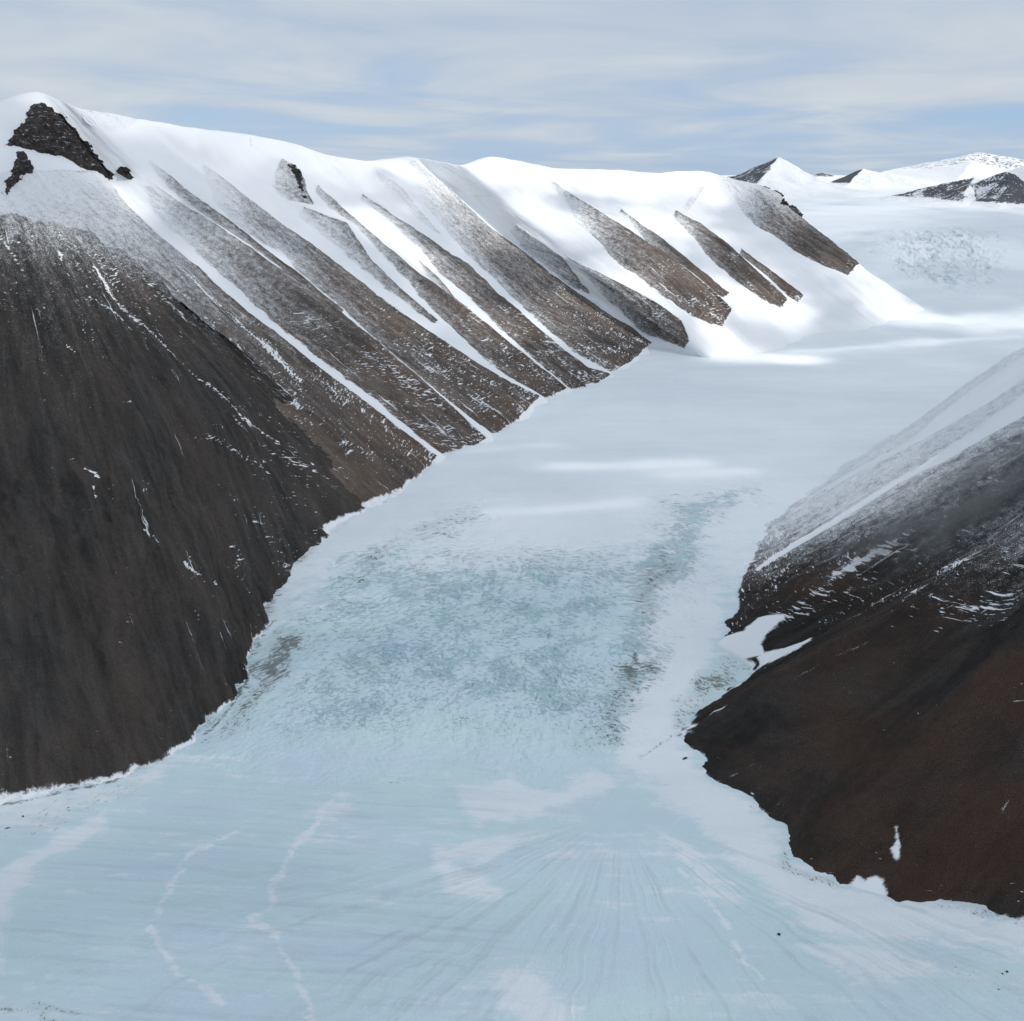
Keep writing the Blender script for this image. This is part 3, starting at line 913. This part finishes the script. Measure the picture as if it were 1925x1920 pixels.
snow = 0.95 * sstep(EY, 1600, 2500) + 0.12
snow = np.maximum(snow, sstep(EY, 2200, 2900) * 1.2)
snow = snow - 0.38 * fallm * sstep(GY, 2700, 2100)
for uv, soft, am in [
    ([(1230, 1080), (1300, 1080), (1340, 1200), (1290, 1370), (1330, 1440), (1455, 1560), (1480, 1640), (1680, 1700), (1925, 1740), (2200, 1800), (2200, 1900),
      (1925, 1790), (1700, 1765), (1560, 1750), (1450, 1690), (1340, 1580), (1250, 1480), (1160, 1420), (1190, 1300)], 30, 0.8),
    ([(860, 1500), (960, 1470), (1060, 1490), (1120, 1440), (1160, 1470), (1100, 1510), (1000, 1540), (900, 1560)], 22, .75),
    ([(830, 1620), (900, 1590), (1010, 1575), (960, 1620), (880, 1640), (940, 1670), (940, 1690), (850, 1690)], 16, .75),
    ([(930, 1850), (1000, 1830), (1080, 1890), (1040, 1990), (960, 1960)], 20, .6),
    ([(1500, 1770), (1650, 1790), (1720, 1815), (1640, 1830), (1540, 1810)], 18, .7),
    ([(1240, 1560), (1310, 1620), (1380, 1690), (1340, 1680), (1260, 1610)], 16, .55),
    ([(-80, 1800), (-40, 1660), (60, 1600), (180, 1530), (200, 1545), (80, 1625), (10, 1690), (-20, 1760), (-20, 1900)], 14, .7),
    ([(580, 1500), (640, 1490), (670, 1520), (600, 1530)], 14, .45),
    ([(-300, 1540), (0, 1500), (200, 1460), (330, 1430), (450, 1420), (300, 1470), (100, 1540), (-300, 1620)], 20, .45)]:
    snow = snow + 1.15 * am * soft_area(EX, EY, uv, soft * 1.3)
for uv, wd in [([(620, 1500), (540, 1590), (505, 1660), (512, 1700), (475, 1722), (520, 1750), (545, 1800), (570, 1880), (590, 1960)], 9),
               ([(440, 1560), (350, 1610), (300, 1700), (280, 1750), (310, 1800), (350, 1840), (420, 1890)], 8),
               ([(1280, 1640), (1340, 1700), (1380, 1780), (1440, 1830)], 8)]:
    dl = line_dist(wx * .5 + GX * .5 + fbm(GX / 25, GY / 25, 3, 87) * 9, wy * .5 + GY * .5 + fbm(GX / 25, GY / 25, 3, 88) * 6, uv)
    v = np.clip(1 - dl / wd, 0, 1)
    v = v * sstep(fbm(GX / 16, GY / 11, 4, 89, .6), -.45, .1)
    snow += v * .8
    GZ += v * 0.8
sn_noise = fbm(GX / 90, GY / 60, 5, 97)
snow = snow + (sn_noise * 0.16 - 0.02) * near
snow = snow + 0.30 * sstep(fbm((GX + bend * 40) / 95, GY / 13 + GX / 160, 5, 107, .6), -.05, .5) * near

yb0, yb1 = on_ice([(800, 1455)])[0][1], on_ice([(800, 1310)])[0][1]
crev = fallm * (0.55 + 0.45 * clump) * (0.15 + 0.85 * sstep(EY, yb0, yb1))
crev = np.maximum(crev, bandr * 1.15)
crev = np.maximum(crev, ice2 * (0.25 + 0.6 * crack2))
tl = on_ice([(735, 1472)])[0]
crev = np.maximum(crev, 0.45 * sstep(np.hypot((GX - tl[0]) / 24, (GY - tl[1]) / 5), 1, .4))
dirt_shade = np.zeros_like(GX)
for uv, soft, am in [
    ([(1110, 1400), (1130, 1330), (1150, 1250), (1190, 1200), (1215, 1230), (1200, 1310), (1160, 1390)], 40, 1.25),
    ([(1200, 1190), (1230, 1080), (1270, 1000), (1250, 1120), (1225, 1200)], 25, .7),
    ([(1280, 1370), (1320, 1280), (1380, 1240), (1430, 1240), (1400, 1290), (1330, 1330)], 18, .9),
    ([(470, 1310), (480, 1250), (520, 1190), (590, 1170), (600, 1200), (540, 1240), (500, 1310), (430, 1380), (380, 1400)], 26, 1.1),  # margin debris, with the shade of the trough painted in too
    ([(590, 1150), (640, 1090), (740, 1020), (860, 950), (880, 970), (760, 1040), (670, 1120), (620, 1180)], 30, .5),
    ([(-300, 1560), (0, 1520), (240, 1460), (400, 1400), (420, 1410), (250, 1500), (0, 1590), (-300, 1700)], 30, .32),
    ([(1600, 1800), (1925, 1830), (2200, 1900), (2200, 1960), (1925, 1880), (1650, 1830)], 40, .25)]:
    dirt_shade = np.maximum(dirt_shade, am * soft_area(EX, EY, uv, soft) * (0.55 + 0.75 * sstep(fbm(GX / 35, GY / 45, 4, 99), -.3, .4)))
for uv, wd, am in [([(0, 1488), (150, 1466), (300, 1432), (395, 1362), (440, 1290), (476, 1216), (510, 1135), (545, 1080), (600, 1012)], 15, .8),
                   ([(1350, 1330), (1290, 1385), (1325, 1445), (1390, 1505), (1455, 1550), (1476, 1635), (1600, 1672), (1690, 1696), (1860, 1716), (1930, 1730)], 10, .65),
                   ([(600, 1012), (690, 957), (752, 920), (830, 866), (930, 822), (1060, 740)], 12, .35)]:
    dl = line_dist(GX + fbm(GX / 40, GY / 40, 4, 111) * 14, GY + fbm(GX / 40, GY / 40, 4, 112) * 14, uv)
    dirt_shade = np.maximum(dirt_shade, am * np.clip(1.3 - dl / wd, 0, 1) * sstep(fbm(GX / 55, GY / 55, 4, 113), -.35, .25))
for uv, wd, am in [([(-60, 1520), (60, 1500), (130, 1485), (225, 1462)], 5.0, 1.7), ([(100, 1488), (170, 1478), (245, 1452)], 3.0, 1.5),
                   ([(1275, 1385), (1292, 1368), (1310, 1350)], 4, 1.2), ([(1200, 1430), (1290, 1370)], 2.5, .7),
                   ([(-40, 1890), (60, 1900), (150, 1950)], 9, .7), ([(60, 1880), (150, 1910)], 4, .7),
                   ([(484, 1248), (455, 1295), (430, 1335), (400, 1368), (385, 1378)], 6, 1.5),  # shadow of the marginal trough, painted as a dark wedge
                   ([(515, 1170), (500, 1185), (490, 1200)], 4, 2.0)]:
    dl = line_dist(GX + fbm(GX / 14, GY / 14, 4, 101) * 5, GY + fbm(GX / 14, GY / 14, 4, 102) * 5, uv)
    dirt_shade = np.maximum(dirt_shade, min(am, 1.25) * np.clip(1.2 - dl / wd, 0, 1) * (0.5 + 0.7 * sstep(fbm(GX / 10, GY / 10, 3, 103), -.5, .3)))
stria = np.clip(fan * sstep(fl, -0.05, 0.5) * 0.7 + og * (sstep(ob, 0.05, 0.6) * 0.30 + sstep(ob2, 0.05, 0.5) * 0.34), 0, 1)
gl = mesh_grid('glacier', np.stack([GX, GY, GZ], -1), {'snow': snow, 'crevasse': crev, 'dirt_shade': dirt_shade, 'stria': stria}, M_ICE, flip=True,
               vec=np.stack([rho, th * 900.0, np.zeros_like(rho)], -1))
structure(gl, 'pale blue valley glacier with a crevassed icefall between dark scree slopes', 'glacier')

# ------------------------------------------------------------------ crags that stand out of the ridge
def crag(name, sl, Psurf, edge_a, edge_b, height, cell, seed, label, dip=10.0, lean=0.12):
    w_, sd, da, db, ins = band(sl, edge_a, edge_b, 14)
    up = 3
    def fine(a):
        a = np.repeat(a, 1, 0)
        n0, n1 = a.shape[:2]
        i = np.linspace(0, n0 - 1, (n0 - 1) * up + 1)
        j = np.linspace(0, n1 - 1, (n1 - 1) * up + 1)
        i0, j0 = np.minimum(i.astype(int), n0 - 2), np.minimum(j.astype(int), n1 - 2)
        fi, fj = (i - i0), (j - j0)
        if a.ndim == 3:
            fi, fj = fi[:, None, None], fj[None, :, None]
        else:
            fi, fj = fi[:, None], fj[None, :]
        return (a[i0][:, j0] * (1 - fi) * (1 - fj) + a[i0 + 1][:, j0] * fi * (1 - fj)
                + a[i0][:, j0 + 1] * (1 - fi) * fj + a[i0 + 1][:, j0 + 1] * fi * fj)
    P, n_, s_, t_ = fine(Psurf[w_]), fine(sl.Nn[w_]), fine(sl.S[w_]), fine(sl.T[w_])
    d_ = fine(sd)
    d_ = d_ + fbm(s_ / 26, t_ / 22, 5, seed, .6) * 15
    prof = sstep(d_, -4, 16)
    blocks = ridged(s_ / cell, t_ / (cell * 1.8), 4, seed + 3)
    jag = np.floor(vnoise(s_ / (cell * .45), t_ / (cell * .9), seed + 9) * 5) / 5
    pin = ridged(s_ / (cell * .8), t_ / (cell * 3.5), 3, seed + 7) ** 2
    h = -dip + prof * (dip + height * (0.15 + 0.6 * blocks ** 1.5 + 0.5 * pin) * (0.75 + 0.4 * jag)) + prof * fbm(s_ / 6, t_ / 9, 3, seed + 5) * 2.2
    n_ = n_ * np.array([1.0, 1.0, 0.45]) * 0.95 + np.array([0, 0, 0.02 + lean])
    me_o = mesh_grid(name, P + n_ * h[..., None], {}, M_CRAG)
    thing(me_o, label, 'rock crag')
    me_o.data.polygons.foreach_set('use_smooth', np.zeros(len(me_o.data.polygons), dtype=bool))
    return me_o


crag('rock_crag', RA, PA, [(62, 196), (90, 204), (128, 224), (152, 252), (172, 276), (192, 296), (206, 316), (216, 326)],
     [(44, 222), (10, 272), (60, 284), (120, 298), (160, 322), (190, 338), (212, 336)], 30, 22, 301,
     'tall jagged dark crag directly below the snowy summit')
crag('rock_crag', RA, PA, [(216, 316), (240, 306), (250, 318), (257, 334)], [(212, 328), (230, 334), (252, 338)], 26, 16, 305,
     'small pointed crag at the lower end of the summit cliff')
crag('rock_crag', RA, PA, [(32, 286), (48, 292), (62, 318), (64, 330)], [(24, 312), (8, 345), (10, 372), (50, 330)], 28, 18, 311,
     'dark pyramid shaped crag on the slope under the main cliff, above the brown spur')
crag('rock_crag', RA, PA, [(534, 312), (556, 320), (572, 344), (570, 352)], [(546, 326), (558, 356), (568, 374), (584, 382)], 22, 14, 321,
     'lone dark crag in the smooth snow near the ridge top')
crag('rock_crag', RA, PA, [(1424, 344), (1448, 349), (1462, 361), (1475, 385), (1490, 404), (1503, 412)],
     [(1440, 352), (1456, 366), (1464, 386), (1482, 408), (1500, 416)], 27, 40, 331,
     'dark crag edge at the far end of the ridge, above the snowfield')

# ------------------------------------------------------------------ far peaks on the snowfield
def peak_material(name, snowy_dirs, bias):
    m = bpy.data.materials.new(name)
    m.use_nodes = True
    n = N(m.node_tree)
    pos = n.n('ShaderNodeNewGeometry').outputs['Position']
    a = n.noise(pos, 0.012, 6, 0.65)
    f = n.noise(pos, 0.07, 5, 0.7)
    rc = n.mix(f, (0.065, 0.069, 0.080), (0.125, 0.125, 0.132))  # bluish haze of distant air put into the rock colour
    sm = n.step(n.math('ADD', n.attr('rock'), n.math('MULTIPLY', n.math('SUBTRACT', n.math('ADD', a, f), 1.0), 1.1)), 0.44, 0.56)
    finish(n, n.mix(sm, SNOW, rc), 0.85, n.math('ADD', a, f), 6.0, 0.15)
    return m


ROCKLINE = 0.24
M_PEAK = peak_material('far_peak', None, 0)


def peak(uv, dist, faces, rocks, radius, label, seed, rough=1.5, n=260, foot=60, group='far peaks beyond the snowfield', name='snow_peak', rockline=None):
    d = rays([uv])[0]
    top = EYE + d * dist
    g = np.linspace(-1, 1, n) ** 3 * 0.4 + np.linspace(-1, 1, n) * 0.6
    X, Y = np.meshgrid(g * radius, g * radius, indexing='ij')
    wx_ = X + fbm(X / (radius * .3), Y / (radius * .3), 4, seed) * radius * .05 * rough
    wy_ = Y + fbm(X / (radius * .3) + 9, Y / (radius * .3), 4, seed + 1) * radius * .05 * rough
    fall_ = np.full((n, n), -1e9)
    rk = np.zeros((n, n))
    for (azd, slope), rr1 in zip(faces, rocks):
        v = (wx_ * math.sin(R(azd)) + wy_ * math.cos(R(azd))) * slope
        rk = np.where(v > fall_, rr1, rk)
        fall_ = np.maximum(fall_, v)
    fall_ = np.maximum(fall_, 0)
    base = ice_z(top[0] + X, top[1] + Y)
    H = top[2] - base.mean()
    h = H * np.exp(-fall_ / (H * 0.95)) if False else np.where(fall_ < H * .62, H - fall_, H * .38 * np.exp(-(fall_ - H * .62) / (H * .38)))
    edge = sstep(np.hypot(X, Y), radius * 0.98, radius * 0.55)
    h = h * edge - 40 * (1 - edge) ** 2
    h = h + fbm(X / (radius * .2), Y / (radius * .2), 5, seed + 3) * H * .05 * rough * (fall_ > 0)
    rl = ROCKLINE if rockline is None else rockline
    rk = rk * sstep(h, H * rl, H * (rl + .12))
    Z = base - 4 + h
    o = mesh_grid(name, np.stack([X + top[0], Y + top[1], Z], -1), {'rock': gauss1(gauss1(rk, 1, 0), 1, 1)}, M_PEAK)
    thing(o, label, 'mountain peak', group)
    return o


peak((1462, 296), 9000, [(-100, .62), (175, .42), (85, .55), (10, .6)], [.62, 0.05, .1, .5], 1500,
     'sharp white pyramid peak with a dark rocky shoulder, past the end of the ridge', 401)
peak((1637, 316), 10500, [(-95, .42), (185, .45), (80, .30), (0, .5)], [.85, .25, 0., .3], 1300,
     'low snowy cone with a dark rocky side, standing alone on the skyline', 411)
peak((1826, 302), 11500, [(-110, .30), (170, .30), (70, .42), (0, .4)], [.1, 0, 0, .3], 1500,
     'smooth rounded white dome above the rocky double peak', 421, rough=.5)
peak((1890, 320), 7300, [(-112, .80), (178, .62), (78, .7), (0, .6)], [.56, .66, .05, .4], 900,
     'dark triangular rock peak with snow caught on its faces, rising from the snowfield', 431, rough=1.5, rockline=.06)
peak((1830, 331), 7500, [(-110, .46), (165, .50), (70, .45), (0, .5)], [.58, .36, .1, .2], 800,
     'lower rocky shoulder peak beside the dark triangular peak', 441, rough=1.5, rockline=.1)
peak((2012, 288), 8500, [(-95, .42), (175, .45), (90, .4), (0, .5)], [0, .05, .1, .2], 1000,
     'big white snow slope climbing out of view beside the dark triangular peak', 451, rough=.6)
peak((1852, 286), 26000, [(-100, .22), (180, .3), (85, .3), (0, .5)], [.40, .44, .3, .3], 3200,
     'faint blue mountain far behind the white dome', 461)
peak((1545, 325), 21000, [(-95, .2), (180, .3), (90, .25), (0, .4)], [.5, .6, .5, .4], 1100,
     'tiny distant rock tip between the pyramid peak and the low cone', 471)

# ------------------------------------------------------------------ boulders on the ice
M_BOULDER = bpy.data.materials.new('boulder_rock')
M_BOULDER.use_nodes = True
n = N(M_BOULDER.node_tree)
pos = n.n('ShaderNodeNewGeometry').outputs['Position']
f = n.noise(pos, 0.8, 5, 0.7)
finish(n, n.mix(f, (0.028, 0.027, 0.027), (0.07, 0.062, 0.056)), 0.9, f, 0.3, 0.2)


def boulder(uv, size, seed, label, stretch=(1, 1, .75), rot=0.0):
    P = on_ice([uv])[0]
    th_, ph_ = np.meshgrid(np.linspace(0, 2 * np.pi, 33), np.linspace(0.02, np.pi - .02, 17), indexing='ij')
    D = np.stack([np.sin(ph_) * np.cos(th_), np.sin(ph_) * np.sin(th_), np.cos(ph_)], -1)
    rs = np.random.default_rng(seed)
    r = np.full(th_.shape, 1.0)
    for _ in range(14):                       # chopped by planes: angular faces
        nn = rs.normal(size=3)
        nn /= np.linalg.norm(nn)
        c = rs.uniform(.55, .9)
        r = np.minimum(r, c / np.maximum(D @ nn, 1e-3))
    Q = D * r[..., None] * np.array(stretch) * size
    ca, sa = math.cos(rot), math.sin(rot)
    Q = np.stack([Q[..., 0] * ca - Q[..., 1] * sa, Q[..., 0] * sa + Q[..., 1] * ca, Q[..., 2]], -1)
    o = mesh_grid('boulder', Q, {}, M_BOULDER)
    i = np.argmin((GX - P[0]) ** 2 + (GY - P[1]) ** 2)
    o.location = (P[0], P[1], GZ.flat[i] + size * stretch[2] * .3)
    thing(o, label, 'boulder', 'boulders lying on the glacier')


boulder((1464, 1754), 2.4, 1, 'lone black boulder on open ice below the snow band')
boulder((1288, 1429), 3.0, 2, 'flat dark rock on snow beside the tip of the scree mountain', (2.0, .8, .5), .5)
boulder((1893, 1829), 1.7, 3, 'larger of two neighbouring rocks on the dirty ice near the dark slope')
boulder((1884, 1833), 1.2, 4, 'smaller of two neighbouring rocks on the dirty ice near the dark slope')
boulder((43, 1533), 1.9, 5, 'dark rock on grey ice just below the thin moraine line')
boulder((14, 1555), 1.8, 6, 'long low rock on grey ice at the foot of the brown spur', (2.2, .7, .6), .3)
boulder((128, 1517), 1.3, 7, 'small rock on the grey ice beside the white snow strip')
boulder((1877, 1862), 1.0, 8, 'small single rock on streaked ice, lowest under the dark slope')

# ------------------------------------------------------------------ wisp of mist on the right-hand slope
mp = RR.points([(1660, 1060), (1760, 985), (1860, 930), (1960, 880)])[0]
mid_, ax_ = mp.mean(0), mp[-1] - mp[0]
ax_ /= np.linalg.norm(ax_)
nn_ = np.array([-.45, -.35, .82])
nn_ -= ax_ * (nn_ @ ax_)
nn_ /= np.linalg.norm(nn_)
tt_ = np.cross(nn_, ax_)
th_, ph_ = np.meshgrid(np.linspace(0, 2 * np.pi, 49), np.linspace(0.01, np.pi - .01, 25), indexing='ij')
D = np.stack([np.sin(ph_) * np.cos(th_) * 330, np.sin(ph_) * np.sin(th_) * 120, np.cos(ph_) * 45], -1)
M_MIST = bpy.data.materials.new('mist')
M_MIST.use_nodes = True
n = N(M_MIST.node_tree)
tcm = n.n('ShaderNodeTexCoord')
q = n.vmath('MULTIPLY', tcm.outputs['Object'], (1 / 330., 1 / 120., 1 / 45.))
ln_ = n.n('ShaderNodeVectorMath', operation='LENGTH')
n.put(ln_.inputs[0], q)
fo = n.step(ln_.outputs['Value'], 1.0, 0.1)
nz = n.step(n.noise(n.vmath('MULTIPLY', tcm.outputs['Object'], (1 / 150., 1 / 60., 1 / 60.)), 1.0, 4, .55), .32, .7)
pvm = n.n('ShaderNodeVolumePrincipled')
pvm.inputs['Color'].default_value = (.93, .96, .95, 1)
n.put(pvm.inputs['Density'], n.math('MULTIPLY', n.math('MULTIPLY', fo, nz), MIST))
mo = n.n('ShaderNodeOutputMaterial')
n.t.links.new(pvm.outputs[0], mo.inputs['Volume'])
mist = mesh_grid('mist', D, {}, M_MIST, flip=True)
from mathutils import Matrix
mist.matrix_world = Matrix(((ax_[0], tt_[0], nn_[0], mid_[0] + nn_[0] * 22), (ax_[1], tt_[1], nn_[1], mid_[1] + nn_[1] * 22),
                            (ax_[2], tt_[2], nn_[2], mid_[2] + nn_[2] * 22), (0, 0, 0, 1)))
mist['kind'] = 'stuff'
mist['label'] = 'thin wisp of pale mist drifting over the dark scree mountainside'

# ------------------------------------------------------------------ unseen cloud sheet added to shade the valley
CLOUD_Z = 3100.0


def up_sun(P):
    return P + SUN_DIR * ((CLOUD_Z - P[..., 2:3]) / SUN_DIR[2])


cn = 700
cx, cy = np.meshgrid(np.linspace(-1500, 8500, cn), np.linspace(-5500, 10500, cn), indexing='ij')
SUNNY = [  # gaps shaped to let sun onto chosen spots: surface, line, radius (m), strength
    ('A', [(900, 312), (1050, 340), (1200, 350), (1330, 340)], 230, .9),
    ('A', [(600, 300), (760, 320), (900, 330)], 170, .55),
    ('A', [(980, 400), (1100, 420), (1280, 420)], 230, .95),
    ('A', [(1180, 520), (1330, 540), (1480, 570)], 240, .85),
    ('A', [(690, 415), (740, 440), (800, 490)], 90, .8),
    ('A', [(850, 540), (930, 620), (1050, 600)], 150, .5),
    ('A', [(450, 470), (640, 540), (760, 620)], 120, .3),
    ('A', [(240, 365), (280, 400)], 60, .5),
    ('A', [(70, 165), (200, 205), (350, 240), (560, 280)], 150, .35),
    ('B', [(-40, 430), (120, 460), (250, 530)], 190, .42),
    ('I', [(1560, 540), (1650, 590), (1800, 606), (1925, 606)], 170, .85),
    ('I', [(1240, 625), (1310, 650), (1380, 668), (1500, 678)], 75, .9),
    ('I', [(1500, 660), (1700, 645), (1925, 632)], 45, .5),
    ('I', [(1040, 880), (1160, 877), (1320, 872)], 34, .5),
    ('I', [(930, 965), (1040, 960), (1180, 948)], 30, .4),
    ('I', [(1270, 893), (1420, 888)], 22, .35),
    ('I', [(900, 850), (1060, 840)], 30, .2),
    ('I', [(1480, 440), (1560, 400), (1700, 385), (1850, 390)], 480, .55),
    ('I', [(1680, 470), (1790, 450), (1860, 470)], 260, .3),
]
clear = np.zeros((cn, cn))
for sfc, line, rad_, am in SUNNY:
    P = {'A': RA, 'B': RB}[sfc].points(line)[0] if sfc != 'I' else on_ice(line)
    Q = up_sun(P)[:, :2]
    best = np.full((cn, cn), 1e9)
    wob = fbm(cx / 220, cy / 220, 4, 503)
    for a, b in zip(Q[:-1], Q[1:]):
        e = b - a
        t = np.clip(((cx - a[0]) * e[0] + (cy - a[1]) * e[1]) / (e @ e + 1e-9), 0, 1)
        best = np.minimum(best, np.hypot(cx - a[0] - t * e[0], cy - a[1] - t * e[1]))
    clear = np.maximum(clear, am * np.exp(-(best / (rad_ * np.clip(1 + 1.1 * wob, .3, 3))) ** 2))
clear = np.clip(clear * (1 + 0.5 * fbm(cx / 300, cy / 300, 4, 501)), 0, 1)
thick = 0.845 + 0.10 * fbm(cx / 620, cy / 420, 5, 511) + 0.08 * fbm(cx / 260, cy / 150, 4, 513)
dens = np.clip(thick * (1 - clear), 0, 0.97)
edge_x = np.minimum(sstep(cx, -1500, -900) * sstep(cx, 8500, 7900), sstep(cy, -5500, -4900) * sstep(cy, 10500, 4200))
dens *= edge_x


def cloud_material():
    m = bpy.data.materials.new('cloud')
    m.use_nodes = True
    n = N(m.node_tree)
    tr = n.n('ShaderNodeBsdfTransparent')
    di = n.n('ShaderNodeBsdfTranslucent')
    di.inputs[0].default_value = (0.46, 0.50, 0.55, 1)
    mx = n.n('ShaderNodeMixShader')
    n.put(mx.inputs[0], n.attr('cover'))
    n.t.links.new(tr.outputs[0], mx.inputs[1])
    n.t.links.new(di.outputs[0], mx.inputs[2])
    o = n.n('ShaderNodeOutputMaterial')
    n.t.links.new(mx.outputs[0], o.inputs[0])
    return m


czz = CLOUD_Z + fbm(cx / 500, cy / 500, 4, 521) * 60
cl_o = mesh_grid('shade_clouds', np.stack([cx, cy, czz], -1), {'cover': dens}, cloud_material())
cl_o['kind'] = 'stuff'
cl_o['label'] = 'unseen grey cloud sheet with gaps shaped to light and shade the valley'
cl_o['category'] = 'shade_clouds'
